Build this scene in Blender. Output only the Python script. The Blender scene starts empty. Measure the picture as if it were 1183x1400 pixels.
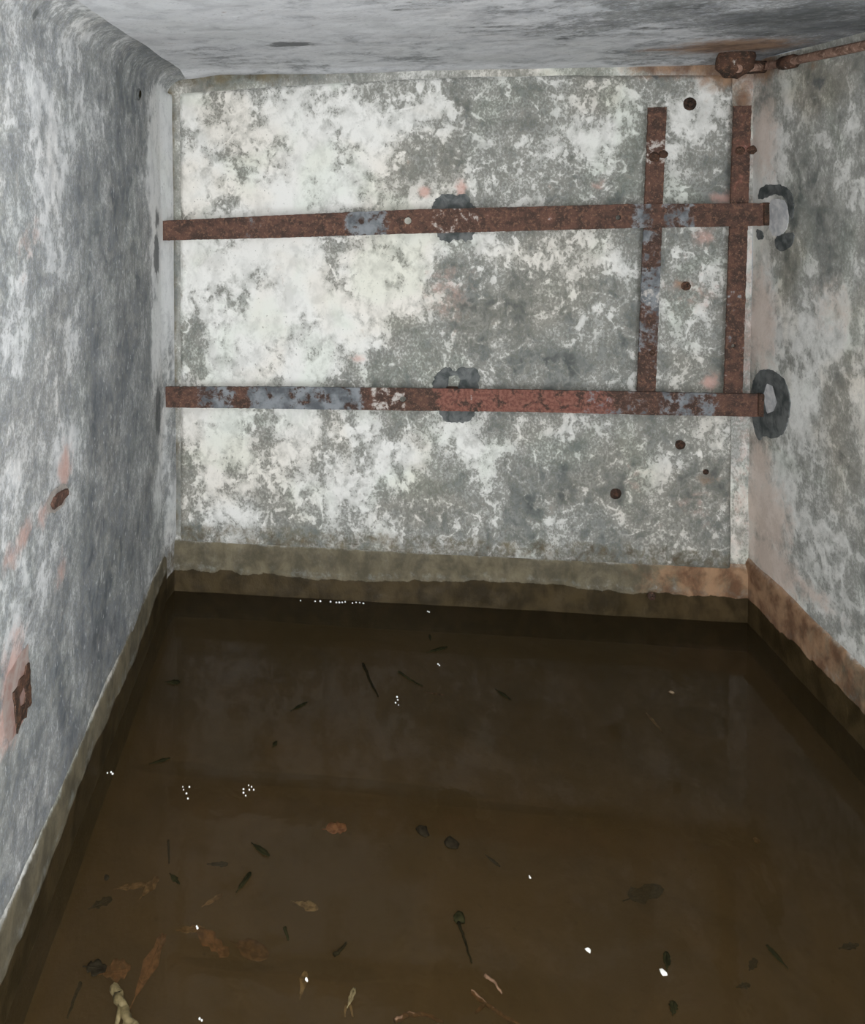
import bpy, math, random
import numpy as np
from mathutils import Vector, Matrix
from mathutils.geometry import delaunay_2d_cdt

# ------------------------------------------------------------------ camera
YAW, PITCH, ROLL = 0.1173, -0.0281, -0.0064
CX, CY, FOC = 327.17, 267.44, 1072.16
IW, IH, EYE = 1183.0, 1400.0, 1.6
XL, XR, D, ZC = -0.6234, 1.4675, 2.9418, 1.9804      # left wall, right wall, back wall, ceiling (water is z = 0)
YN = -1.25                                            # wall behind the camera
ZF = -0.10                                            # silt bed
_f = np.array([-math.sin(YAW)*math.cos(PITCH), math.cos(YAW)*math.cos(PITCH), math.sin(PITCH)])
_r0 = np.array([math.cos(YAW), math.sin(YAW), 0.0]); _u0 = np.cross(_r0, _f)
_r = _r0*math.cos(ROLL) + _u0*math.sin(ROLL); _u = -_r0*math.sin(ROLL) + _u0*math.cos(ROLL)
cam = bpy.data.cameras.new('camera'); camo = bpy.data.objects.new('camera', cam)
C = bpy.context.scene.collection; C.objects.link(camo)
m = Matrix.Identity(4)
for i in range(3):
    m[i][0], m[i][1], m[i][2] = _r[i], _u[i], -_f[i]
m[2][3] = EYE
camo.matrix_world = m
cam.sensor_fit = 'AUTO'; cam.sensor_width = 36; cam.lens = FOC/IH*36
cam.shift_x = (IW/2-CX)/IH; cam.shift_y = (CY-IH/2)/IH
cam.clip_start = 0.02
bpy.context.scene.camera = camo

# ------------------------------------------------------------------ light and exposure
w = bpy.data.worlds.new('world'); bpy.context.scene.world = w; w.use_nodes = True
w.node_tree.nodes['Background'].inputs[0].default_value = (0.80, 0.90, 1.0, 1)
w.node_tree.nodes['Background'].inputs[1].default_value = 0.25
def lamp(name, kind, loc, energy, color, **kw):
    l = bpy.data.lights.new(name, kind); o = bpy.data.objects.new(name, l); C.objects.link(o)
    o.location = loc; l.energy = energy; l.color = color
    for k, v in kw.items(): setattr(l, k, v)
    return o
# the phone's torch, beside the lens
lamp('torch', 'POINT', (-0.008, 0.0, 1.592), 78, (1.0, 0.985, 0.95), shadow_soft_size=0.012)
# added soft fill behind the camera, lifts the walls and ceiling
dl = lamp('rear_fill', 'AREA', (0.25, YN+0.03, 0.95), 62, (0.93, 0.965, 1.0), shape='RECTANGLE', size=1.0, size_y=1.8)
dl.rotation_euler = (math.radians(90), 0, 0)
vs = bpy.context.scene.view_settings
vs.view_transform = 'Standard'; vs.look = 'None'; vs.gamma = 1; vs.use_curve_mapping = False
vs.exposure = 0.36

# ------------------------------------------------------------------ helpers
rnd = random.Random(7)
def ray(px, py): return _f + _r*((px-CX)/FOC) - _u*((py-CY)/FOC)
def hit(px, py, axis, val):
    """the place on the wall / floor plane (axis = val) that is being measured"""
    d = ray(px, py); o = np.array([0, 0, EYE]); t = (val-o[axis])/d[axis]
    return o + d*t
def B(px, py, off=0.0): return hit(px, py, 1, D-off)          # back wall
def L(px, py, off=0.0): return hit(px, py, 0, XL+off)         # left wall
def Rw(px, py, off=0.0): return hit(px, py, 0, XR-off)        # right wall
def W(px, py, z=0.0): return hit(px, py, 2, z)                # water / bed
def Ce(px, py): return hit(px, py, 2, ZC)

def hash2(i, j, s):
    h = (i.astype(np.int64)*374761393 + j.astype(np.int64)*668265263 + s*1442695041) & 0x7fffffff
    h = ((h ^ (h >> 13))*1274126177) & 0x7fffffff
    return ((h ^ (h >> 16)) & 0xffff)/65535.0
def vnoise(x, y, s=0):
    i, j = np.floor(x), np.floor(y); fx, fy = x-i, y-j
    fx = fx*fx*(3-2*fx); fy = fy*fy*(3-2*fy)
    a, b, c, d = hash2(i, j, s), hash2(i+1, j, s), hash2(i, j+1, s), hash2(i+1, j+1, s)
    return (a*(1-fx)+b*fx)*(1-fy) + (c*(1-fx)+d*fx)*fy
def fbm(x, y, s=0, o=4):
    t, a, n = 0, 0.5, 0
    for k in range(o):
        t = t + a*vnoise(x, y, s+k*17); n += a; a *= .5; x = x*2.03+11.3; y = y*2.03+5.7
    return t/n
def smooth(a, b, x):
    t = np.clip((x-a)/(b-a), 0, 1); return t*t*(3-2*t)

def tag(o, label=None, cat=None, group=None, kind=None):
    if label: o['label'] = label
    if cat: o['category'] = cat
    if group: o['group'] = group
    if kind: o['kind'] = kind
    return o
def link(name, me, mat, parent=None):
    o = bpy.data.objects.new(name, me); C.objects.link(o)
    if mat: me.materials.append(mat)
    if parent: o.parent = parent
    return o
def empty(name, loc=(0, 0, 0)):
    o = bpy.data.objects.new(name, None); C.objects.link(o); o.location = loc; o.empty_display_size = .05
    return o
def put(o, parent, loc):
    """parent o (built in room coordinates) under an Empty at loc"""
    o.parent = parent; o.location = (-loc[0], -loc[1], -loc[2]); return o
def attr(me, name, rgb):
    a = me.attributes.new(name, 'FLOAT_COLOR', 'POINT')
    n = len(me.vertices); buf = np.ones((n, 4), np.float32); buf[:, :3] = rgb
    a.data.foreach_set('color', buf.ravel())
def grid(P, name, mat, parent=None, smoothed=True, **attrs):
    nu, nv = P.shape[:2]
    idx = np.arange(nu*nv).reshape(nu, nv)
    q = np.stack([idx[:-1, :-1], idx[1:, :-1], idx[1:, 1:], idx[:-1, 1:]], -1).reshape(-1, 4)
    me = bpy.data.meshes.new(name)
    me.vertices.add(nu*nv); me.vertices.foreach_set('co', P.reshape(-1, 3).astype(np.float32).ravel())
    me.loops.add(q.size); me.loops.foreach_set('vertex_index', q.astype(np.int32).ravel())
    me.polygons.add(len(q)); me.polygons.foreach_set('loop_start', np.arange(0, q.size, 4, dtype=np.int32))
    me.polygons.foreach_set('loop_total', np.full(len(q), 4, np.int32))
    me.update(calc_edges=True)
    if smoothed: me.polygons.foreach_set('use_smooth', np.ones(len(q), bool))
    for k, v in attrs.items(): attr(me, k, v.reshape(-1, 3))
    return link(name, me, mat, parent)
def kernel(pts, sig, A, Bc):
    """smooth field over wall coordinates (A, Bc) from scattered samples (a, b, value)"""
    num = np.zeros_like(A); den = np.full_like(A, 1e-9)
    for a, b, v in pts:
        g = np.exp(-((A-a)**2+(Bc-b)**2)/(2*sig*sig)) + 1e-7/(0.05+(A-a)**2+(Bc-b)**2)
        num += g*v; den += g
    return num/den
def blobs(lst, A, Bc):
    t = np.zeros_like(A)
    for a, b, ra, rb, v in lst: t = np.maximum(t, v*np.exp(-(((A-a)/ra)**2+((Bc-b)/rb)**2)))
    return t

# ------------------------------------------------------------------ materials
class NT:
    def __init__(s, name):
        s.m = bpy.data.materials.new(name); s.m.use_nodes = True; s.t = s.m.node_tree
        s.b = s.t.nodes['Principled BSDF']; s.out = s.t.nodes['Material Output']
        s.co = s.n('ShaderNodeTexCoord').outputs['Object']
    def n(s, k, **kw):
        x = s.t.nodes.new(k)
        for a, v in kw.items(): setattr(x, a, v)
        return x
    def l(s, a, b): s.t.links.new(a, b)
    def set(s, sock, v):
        if hasattr(v, 'is_linked') or hasattr(v, 'links'): s.l(v, sock)
        else: sock.default_value = v
    def noise(s, scale, detail=5, rough=.6, dist=0, sc=(1, 1, 1), seed=0):
        mp = s.n('ShaderNodeMapping'); mp.inputs['Scale'].default_value = sc
        mp.inputs['Location'].default_value = (seed*3.1, seed*1.7, seed*2.3)
        s.l(s.co, mp.inputs['Vector'])
        x = s.n('ShaderNodeTexNoise'); s.l(mp.outputs[0], x.inputs['Vector'])
        x.inputs['Scale'].default_value = scale; x.inputs['Detail'].default_value = detail
        x.inputs['Roughness'].default_value = rough; x.inputs['Distortion'].default_value = dist
        return x.outputs['Fac']
    def math(s, op, a, b=0.0, c=None, clamp=False):
        x = s.n('ShaderNodeMath', operation=op); x.use_clamp = clamp
        s.set(x.inputs[0], a); s.set(x.inputs[1], b)
        if c is not None: s.set(x.inputs[2], c)
        return x.outputs[0]
    def ramp(s, f, stops, interp='LINEAR'):
        x = s.n('ShaderNodeValToRGB'); x.color_ramp.interpolation = interp
        e = x.color_ramp.elements
        while len(e) < len(stops): e.new(0.5)
        for k, (p, c) in enumerate(stops):
            e[k].position = p
            e[k].color = (c, c, c, 1) if isinstance(c, (int, float)) else (*c, 1)
        s.l(f, x.inputs[0]); return x.outputs[0]
    def mix(s, f, a, b):
        x = s.n('ShaderNodeMix', data_type='RGBA')
        s.set(x.inputs[0], f)
        for i, v in ((6, a), (7, b)):
            if isinstance(v, tuple): x.inputs[i].default_value = (*v, 1)
            else: s.l(v, x.inputs[i])
        return x.outputs[2]
    def step(s, f, a, b):
        x = s.n('ShaderNodeMapRange', interpolation_type='SMOOTHSTEP')
        s.l(f, x.inputs[0]); x.inputs[1].default_value = a; x.inputs[2].default_value = b
        return x.outputs[0]
    def attr(s, name):
        a = s.n('ShaderNodeAttribute', attribute_name=name)
        sp = s.n('ShaderNodeSeparateColor'); s.l(a.outputs['Color'], sp.inputs[0])
        return sp.outputs[0], sp.outputs[1], sp.outputs[2]
    def bump(s, h, strength, dist):
        b = s.n('ShaderNodeBump'); b.inputs['Strength'].default_value = strength; b.inputs['Distance'].default_value = dist
        s.l(h, b.inputs['Height']); s.l(b.outputs[0], s.b.inputs['Normal'])

def plaster(name, tone, sc=(1, 1, 1), scale=5, seed=0, veins=0.0, warp=.16, big=1.5, mid=.9, speck=.8, fleck=.0, fsc=(1, 1, 1), warm=.5, green=.5, blush=((.62, .38, .32), (.50, .31, .27))):
    """limewash worn off concrete: whiteness (stain.r) decides how much limewash is left"""
    n = NT(name)
    wht, pink, rust = n.attr('stain'); dark, damp, khaki = n.attr('coat')
    raw = n.co
    wv = n.n('ShaderNodeTexNoise'); n.l(raw, wv.inputs['Vector']); wv.inputs['Scale'].default_value = scale*.8; wv.inputs['Detail'].default_value = 2
    va = n.n('ShaderNodeVectorMath', operation='MULTIPLY_ADD'); n.l(wv.outputs['Color'], va.inputs[0]); va.inputs[1].default_value = (warp,)*3; n.l(raw, va.inputs[2])
    n.co = va.outputs[0]
    n1 = n.noise(scale, 4, .55, .2, sc, seed)
    v = n.noise(scale*1.1, 3, .55, .4, (1, 1, 1), seed+5)
    n.co = raw
    n2 = n.noise(scale*4.5, 5, .60, .3, sc, seed+1); n3 = n.noise(scale*20, 4, .65, 0, sc, seed+2)
    thin = tuple(a*.45+b*.55 for a, b in zip(tone[3], tone[4]))   # a thin coat dries greyer than a thick one
    sub = lambda x: n.math('SUBTRACT', x, .5)
    # how much wash is left here
    t = n.math('MULTIPLY_ADD', sub(n1), big, wht)
    t = n.math('MULTIPLY_ADD', sub(n2), mid, t)
    if veins:
        ridge = n.math('SUBTRACT', 1.0, n.math('MULTIPLY', n.math('ABSOLUTE', sub(v)), 22.0), clamp=True)
        t = n.math('MULTIPLY_ADD', n.math('MULTIPLY', ridge, n.step(n2, .40, .58)), veins, t)
    tg = n.math('MULTIPLY_ADD', sub(n3), .55, t)
    conc = n.mix(n.step(n.noise(scale*1.7, 5, .6, .3, sc, seed+11), .34, .66), tone[0], tone[1])
    conc = n.mix(n.math('MULTIPLY', n.step(t, .22, -.10), .6), conc, tuple(c*.55 for c in tone[0]))
    wash1 = n.mix(n.step(n2, .35, .65), tone[2], tone[3])
    col = n.mix(n.step(tg, .10, .58), conc, wash1)
    col = n.mix(n.step(tg, .44, 1.05), col, n.mix(n.step(wht, .25, .80), thin, tone[4]))
    col = n.mix(n.math('MULTIPLY', n.step(n.noise(scale*2.6, 5, .6, .3, sc, seed+17), .45, .68), .30), col, n.mix(.5, tone[1], tone[2]))
    # a slow drift of warm and green in it
    hue = n.noise(2.6, 3, .5, .5, (1, 1, 1), seed+8); hue2 = n.noise(4.1, 3, .5, .5, (1, 1, 1), seed+12)
    def tint(f, rgb):
        nonlocal col
        x = n.n('ShaderNodeMix', data_type='RGBA', blend_type='MULTIPLY'); n.set(x.inputs[0], f); n.l(col, x.inputs[6]); x.inputs[7].default_value = (*rgb, 1); col = x.outputs[2]
    tint(n.math('MULTIPLY', n.step(hue, .46, .64), warm), (1.0, .93, .85))
    tint(n.math('MULTIPLY', n.step(hue2, .48, .66), green), (.90, .97, .90))
    # mould specks: dense where the wash is half worn, absent on sound wash
    half = n.math('MULTIPLY', n.step(t, .95, .55), n.math('ADD', n.step(t, .05, .30), .3))
    sp = n.step(n.math('MULTIPLY_ADD', half, .13, n.math('ADD', n.math('MULTIPLY', n3, .72), n.math('MULTIPLY', n2, .28))), .60, .68)
    col = n.mix(n.math('MULTIPLY', sp, speck), col, n.mix(n.noise(scale, 2, .5, 0, sc, seed+14), (.075, .082, .070), (.125, .122, .098)))
    if fleck:   # flaked specks of white
        fk = n.noise(scale*11, 4, .6, .2, fsc, seed+15)
        col = n.mix(n.math('MULTIPLY', n.step(n.math('MULTIPLY_ADD', sub(n1), .25, fk), .60, .68), fleck), col, tone[3])
    br = n.noise(28, 5, .65, .5, (1, 1, 1), seed+3)
    def edge(f, soft=.10, mid=.5):    # ragged edge for painted or stained patches
        e = n.math('MULTIPLY_ADD', n.math('ADD', sub(br), n.math('MULTIPLY', sub(n2), .8)), .9, f)
        return n.step(e, mid-soft, mid+soft)
    col = n.mix(n.math('MULTIPLY', edge(pink, .32, .46), .75), col, n.mix(n2, blush[0], blush[1]))
    streak = n.noise(13, 6, .62, .3, (1.0, 1.0, .8), seed+6)
    col = n.mix(n.math('MULTIPLY', edge(khaki, .25, .42), .92), col, n.mix(n.step(streak, .36, .66), (.066, .054, .031), (.145, .120, .073)))
    col = n.mix(n.math('MULTIPLY', edge(rust, .35, .5), .85), col, n.mix(n.step(streak, .35, .65), (.13, .062, .032), (.34, .20, .115)))
    col = n.mix(n.math('MULTIPLY', edge(dark, .16, .5), .85), col, n.mix(n2, (.060, .067, .071), (.12, .128, .132)))
    dm = edge(damp, .09, .5)
    col = n.mix(n.math('MULTIPLY', dm, .97), col, n.mix(n.step(streak, .35, .65), (.021, .014, .0045), (.050, .034, .0135)))
    n.l(col, n.b.inputs['Base Color'])
    n.l(n.math('MULTIPLY_ADD', dm, -.40, .85), n.b.inputs['Roughness'])
    n.b.inputs['Specular IOR Level'].default_value = .25
    n.bump(n.math('ADD', n.math('MULTIPLY', n2, 1.0), n.math('MULTIPLY', n3, .5)), .35, .005)
    return n.m
GREY = ((.105, .114, .110), (.235, .242, .228), (.36, .362, .342), (.47, .468, .442), (.72, .717, .695))
BLUE = ((.138, .152, .170), (.225, .242, .262), (.34, .358, .378), (.47, .486, .50), (.70, .712, .725))
M_BACK = plaster('limewash_back', GREY, (1, 1, .8), 6.5, 1, .34, .16, 2.0, 1.15, .62)
M_BORDER = plaster('limewash_border', GREY, (1, 1, .7), 7, 4, .1, .10, 1.5, 1.0, .5)
M_LEFT = plaster('limewash_left', BLUE, (1, 1, .9), 6.5, 2, .12, .12, 1.5, 1.1, .45, .85, (1, 1, .6), .25, .2)
M_RIGHT = plaster('limewash_right', GREY, (1, 1, .85), 5.5, 3, .20, .14, 1.9, 1.1, .45, .40, (1, 1, .8), .8, .4, ((.70, .58, .51), (.56, .45, .39)))
CEIL = ((.120, .130, .140), (.215, .228, .250), (.36, .376, .41), (.50, .52, .56), (.72, .735, .77))
M_CEIL = plaster('limewash_ceiling', CEIL, (1, 1, 1), 4.5, 5, .1, .10, 1.4, 1.1, .5, .6, (1, 1, 1), .1, .1)

def rust_metal(name, base=(.108, .057, .042), deep=(.048, .031, .025), hot=(.18, .098, .066)):
    n = NT(name)
    blue, red, bare = n.attr('paint')
    a = n.noise(26, 6, .65, .3); b = n.noise(90, 4, .6); c = n.noise(220, 3, .6)
    col = n.mix(n.step(a, .36, .62), deep, base)
    col = n.mix(n.math('MULTIPLY', n.step(b, .52, .66), .75), col, hot)
    col = n.mix(n.math('MULTIPLY', n.step(c, .60, .70), .5), col, (.36, .22, .16))
    def e(f, lo=.36, hi=.64): return n.step(n.math('MULTIPLY_ADD', n.math('SUBTRACT', n.math('ADD', n.math('MULTIPLY', a, .75), n.math('MULTIPLY', b, .25)), .5), 2.6, f), lo, hi)
    col = n.mix(n.math('MULTIPLY', e(red), .85), col, n.mix(n.step(b, .4, .6), (.15, .058, .045), (.23, .105, .08)))
    col = n.mix(n.math('MULTIPLY', e(blue), .88), col, n.mix(n.step(n.noise(14, 4, .6), .38, .62), (.085, .100, .112), (.23, .255, .275)))
    col = n.mix(n.math('MULTIPLY', e(bare), .9), col, (.50, .47, .44))
    n.l(col, n.b.inputs['Base Color']); n.b.inputs['Roughness'].default_value = .85
    n.b.inputs['Specular IOR Level'].default_value = .25
    n.bump(n.math('ADD', a, n.math('MULTIPLY', b, .7)), .7, .004)
    return n.m
M_RUST = rust_metal('rusted_iron')
M_RUSTD = rust_metal('dark_rusted_iron', (.070, .036, .024), (.026, .018, .013), (.13, .065, .038))
M_STUD = rust_metal('blackened_iron', (.040, .022, .015), (.016, .011, .008), (.075, .040, .025))
M_PIPE = rust_metal('rusted_conduit', (.27, .165, .125), (.12, .07, .05), (.42, .29, .23))

def flat_mat(name, c1, c2, scale=40, rough=.7, bump=.4, spec=.3):
    n = NT(name)
    a = n.noise(scale, 5, .6, .4)
    n.l(n.mix(n.step(a, .35, .65), c1, c2), n.b.inputs['Base Color'])
    n.b.inputs['Roughness'].default_value = rough; n.b.inputs['Specular IOR Level'].default_value = spec
    n.bump(a, bump, .003); return n.m
M_MORT = flat_mat('dark_mortar', (.042, .050, .050), (.135, .142, .142), 24)
M_MORTL = flat_mat('pale_mortar', (.36, .37, .39), (.58, .58, .58), 30)
M_BRICK = flat_mat('pink_brick', (.58, .36, .31), (.70, .60, .56), 22)
M_TWIGD = flat_mat('black_twig', (.008, .007, .003), (.018, .014, .006), 90, .9, .3, .05)
M_TWIGB = flat_mat('brown_twig', (.10, .055, .030), (.19, .11, .062), 90)
M_LEAFR = flat_mat('russet_leaf', (.15, .085, .045), (.34, .20, .13), 60)
M_LEAFD = flat_mat('dark_leaf', (.010, .010, .004), (.022, .020, .008), 60, .9, .3, .05)
M_LEAFP = flat_mat('pale_leaf', (.18, .145, .09), (.46, .40, .30), 60)
M_STRAW = flat_mat('straw_reed', (.085, .064, .026), (.18, .14, .068), 60)
M_CHIP = flat_mat('white_chip', (.66, .66, .62), (.85, .85, .82), 60)
M_CHIPB = flat_mat('buff_chip', (.14, .095, .05), (.34, .25, .16), 60)
M_PINKC = flat_mat('pink_chip', (.30, .13, .085), (.62, .36, .27), 60)
M_STONE = flat_mat('black_clinker', (.012, .009, .005), (.024, .019, .011), 60, .9, .3, .05)

def foam_mat():
    n = NT('foam_glint'); n.b.inputs['Base Color'].default_value = (.9, .9, .9, 1); n.b.inputs['Roughness'].default_value = .15
    return n.m
M_FOAM_GLINT = foam_mat()

def water_mat():
    n = NT('murky_water'); t = n.t; t.nodes.remove(n.b)
    sil = n.n('ShaderNodeBsdfDiffuse')
    c = n.noise(2.2, 4, .55, .8)
    n.l(n.mix(n.step(c, .35, .65), (.060, .0435, .020), (.069, .051, .0265)), sil.inputs[0])
    tr = n.n('ShaderNodeBsdfTransparent'); tr.inputs[0].default_value = (.74, .60, .40, 1)
    mx = n.n('ShaderNodeMixShader'); mx.inputs[0].default_value = .36
    n.l(tr.outputs[0], mx.inputs[1]); n.l(sil.outputs[0], mx.inputs[2])
    gl = n.n('ShaderNodeBsdfGlossy'); gl.inputs['Roughness'].default_value = .03
    fr = n.n('ShaderNodeFresnel'); fr.inputs['IOR'].default_value = 1.22
    bp = n.n('ShaderNodeBump'); bp.inputs['Strength'].default_value = .10; bp.inputs['Distance'].default_value = .01
    n.l(n.noise(9, 3, .5, .3), bp.inputs['Height'])
    n.l(bp.outputs[0], gl.inputs['Normal']); n.l(bp.outputs[0], fr.inputs['Normal'])
    m2 = n.n('ShaderNodeMixShader'); n.l(fr.outputs[0], m2.inputs[0]); n.l(mx.outputs[0], m2.inputs[1]); n.l(gl.outputs[0], m2.inputs[2])
    n.l(m2.outputs[0], n.out.inputs['Surface']); return n.m
M_WATER = water_mat()

def silt_mat():
    n = NT('silt_bed'); dark, dr, lt = n.attr('bed')
    a = n.noise(3.0, 6, .6, .7); b = n.noise(60, 4, .65)
    col = n.mix(n.step(a, .35, .66), (.088, .064, .032), (.128, .096, .054))
    col = n.mix(n.math('MULTIPLY', n.step(b, .60, .72), .5), col, (.05, .035, .018))
    e = n.step(n.math('MULTIPLY_ADD', n.math('SUBTRACT', a, .5), .5, dark), .42, .56)
    col = n.mix(n.math('MULTIPLY', e, .45), col, (.055, .040, .016))
    n.l(col, n.b.inputs['Base Color']); n.b.inputs['Roughness'].default_value = .9
    n.bump(n.math('ADD', a, n.math('MULTIPLY', b, .2)), .5, .01); return n.m
M_SILT = silt_mat()

# ------------------------------------------------------------------ the room
Z0 = ZF-.02
def lin(a, b, n): return np.linspace(a, b, n)
def wet_line(s, seed): return .090 + .040*(fbm(s*2.2, s*0+3.3, seed, 4)-.5)*2 + .016*(fbm(s*13, s*0+1.3, seed+3, 3)-.5)*2

# floor: silt bed
X, Y = np.meshgrid(lin(XL-.03, XR+.03, 150), lin(YN, D+.03, 300), indexing='ij')
Zb = ZF + .012*(fbm(X*3, Y*3, 5)-.5)
bed = np.zeros(X.shape+(3,))
bl = [(*W(420, 1068, ZF)[:2], .62, .030, 1), (*W(700, 1105, ZF)[:2], .5, .022, .7), (*W(450, 1325, ZF)[:2], .13, .028, 1.0),
      (*W(330, 1320, ZF)[:2], .20, .018, .75), (*W(960, 985, ZF)[:2], .12, .10, .7), (*W(880, 1230, ZF)[:2], .06, .10, .6),
      (*W(260, 1050, ZF)[:2], .14, .03, .9)]
bed[..., 0] = blobs(bl, X, Y)
fl = grid(np.stack([X, Y, Zb], -1), 'floor', M_SILT, bed=bed)
tag(fl, 'brown silt bed lying under the murky floodwater', 'floor', kind='structure')

def left_relief(y, z):
    y, z = np.asarray(y, float), np.asarray(z, float)
    return .010*(fbm(y*2.1, z*2.1, 11)-.5) + .004*(fbm(y*9, z*9, 12)-.5) + .024*np.clip((y-D+.125)/.125, 0, 1)**1.25
def right_relief(y, z):
    y, z = np.asarray(y, float), np.asarray(z, float)
    return .012*(fbm(y*2.1, z*2.1, 21)-.5) + .004*(fbm(y*9, z*9, 22)-.5)
# left wall with a rounded cove into the ceiling
RC = .075
ny = 300
ys = np.concatenate([lin(YN, 1.1, 60)[:-1], lin(1.1, D, ny)])
zs = lin(Z0, ZC-RC, 165); arc = lin(0, math.pi/2, 14)[1:]
px_ = np.concatenate([np.zeros(165), RC*(1-np.cos(arc))]); pz_ = np.concatenate([zs, ZC-RC+RC*np.sin(arc)])
Y, S = np.meshgrid(ys, np.arange(len(pz_)), indexing='ij')
PX = XL + px_[S]; PZ = pz_[S]
nrm = left_relief(Y, PZ)
arcm = smooth(ZC-RC-.01, ZC-RC+.03, PZ)
PX = PX + nrm*(1-arcm); PZ2 = PZ - nrm*arcm
lw = [(10,40,.6),(60,60,.6),(120,90,.5),(190,95,.2),(212,112,.3),(30,150,.62),(100,160,.45),(170,170,.25),(192,200,.3),(20,220,.68),(70,210,.68),(120,250,.42),(170,260,.28),
      (10,320,.62),(60,330,.52),(110,340,.36),(150,350,.25),(190,300,.45),(20,420,.62),(60,440,.58),(100,430,.46),(140,440,.3),(180,420,.22),(20,520,.58),(70,520,.5),(120,520,.32),
      (160,520,.2),(190,520,.32),(20,600,.58),(60,610,.52),(110,600,.5),(150,620,.24),(20,680,.6),(60,740,.48),(100,720,.36),(150,720,.22),(190,720,.32),(20,790,.62),(50,810,.56),
      (90,800,.3),(130,800,.18),(170,790,.22),(130,640,.18),(150,600,.15),(110,760,.25),(10,870,.5),(50,870,.5),(100,900,.2),(70,850,.22),(60,905,.25),(35,800,.75),(70,770,.6),(85,745,.65),(30,1020,.5),(60,1000,.38),(90,960,.28),(20,1120,.45),(60,1080,.36),
      (212,150,.92),(215,200,.95),(208,250,.85),(222,180,.95),(220,250,.9),(226,420,.75),(221,480,.6),(222,640,.65),(222,700,.6),(200,640,.3)]
P_ = [(*L(a, b)[1:], v) for a, b, v in lw]; M_COLLAR = flat_mat('pale_collar', (.50, .46, .43), (.72, .67, .63), 40)
st = np.zeros(Y.shape+(3,)); co = np.zeros(Y.shape+(3,))
st[..., 0] = kernel(P_, .07, Y, PZ) + .04
st[..., 0] += .75*smooth(2.62, 2.86, Y+.12*(fbm(Y*0+1, PZ*6, 15)-.5)*2)*smooth(.5, 1.6, PZ)*(1-arcm)
def lb(a, b, rpy, rpz, v): p = L(a, b); return (p[1], p[2], rpy, rpz, v)
st[..., 1] = blobs([lb(88, 640, .05, .05, .85), lb(60, 700, .05, .03, .6), lb(30, 735, .06, .03, .6), lb(12, 760, .05, .03, .5), lb(18, 925, .06, .09, .75), lb(8, 985, .05, .07, .7),
                    lb(85, 780, .05, .05, .4), lb(40, 335, .1, .05, .3)], Y, PZ)
st[..., 2] = blobs([lb(75, 684, .020, .025, .8)], Y, PZ)
co[..., 0] = blobs([lb(214, 300, .05, .05, .8), lb(214, 350, .05, .09, 1.1), lb(216, 562, .05, .10, 1.1), lb(40, 830, .05, .03, .5), lb(45, 20, .02, .02, .7)], Y, PZ)
co[..., 1] = smooth(wet_line(Y, 31)+.012, wet_line(Y, 31)-.012, PZ)
co[..., 2] = .5*smooth(.25, .15, PZ)
wl = grid(np.stack([PX, Y, PZ2], -1), 'wall_left', M_LEFT, stain=st, coat=co)
tag(wl, 'left wall of blue-grey worn limewash with a rounded cove at the ceiling', 'wall', kind='structure')

# right wall
Y, Zz = np.meshgrid(np.concatenate([lin(YN, 1.6, 40)[:-1], lin(1.6, D, 170)]), lin(Z0, ZC, 170), indexing='ij')
PX = XR - right_relief(Y, Zz)
rw = [(1060,130,.5),(1130,110,.4),(1080,170,.5),(1160,190,.72),(1050,210,.85),(1060,240,.8),(1100,240,.35),(1170,230,.7),(1130,330,.48),(1090,400,.65),(1170,320,.62),(1160,420,.6),(1050,430,.7),
      (1120,500,.55),(1170,540,.7),(1110,560,.68),(1150,620,.5),(1060,640,.75),(1100,660,.48),(1080,720,.74),(1150,700,.45),(1100,780,.7),(1130,790,.36),(1170,760,.6),(1170,840,.72),(1080,90,.35),(1150,80,.3),
      (1120,280,.3),(1100,330,.4),(1110,380,.7),(1040,520,.6)]
st = np.zeros(Y.shape+(3,)); co = np.zeros(Y.shape+(3,))
st[..., 0] = kernel([(*Rw(a, b)[1:], v) for a, b, v in rw], .085, Y, Zz) + .02
def rb(a, b, ra, rz, v): p = Rw(a, b); return (p[1], p[2], ra, rz, v)
st[..., 1] = blobs([rb(1040, 440, .10, .20, .9), rb(1040, 640, .09, .12, .85), rb(1048, 700, .16, .14, .95), rb(1055, 770, .2, .08, .9), rb(1045, 190, .09, .16, .8), rb(1100, 800, .2, .04, .6), rb(1140, 420, .12, .1, .45)], Y, Zz)
st[..., 2] = np.maximum(.75*smooth(.20, .13, Zz)*smooth(2.35, 2.75, Y), blobs([rb(1045, 92, .12, .05, 1.0), rb(1110, 90, .05, .02, .5)], Y, Zz))
co[..., 0] = blobs([rb(1122, 110, .07, .05, .55), rb(1104, 330, .03, .08, .4)], Y, Zz)
co[..., 1] = smooth(wet_line(Y, 37)+.012, wet_line(Y, 37)-.012, Zz)
co[..., 2] = .5*smooth(.27, .17, Zz)
wr = grid(np.stack([PX, Y, Zz], -1)[::-1], 'wall_right', M_RIGHT, stain=st[::-1], coat=co[::-1])
tag(wr, 'right wall of pale mottled limewash, pinkish toward the back corner', 'wall', kind='structure')

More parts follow.
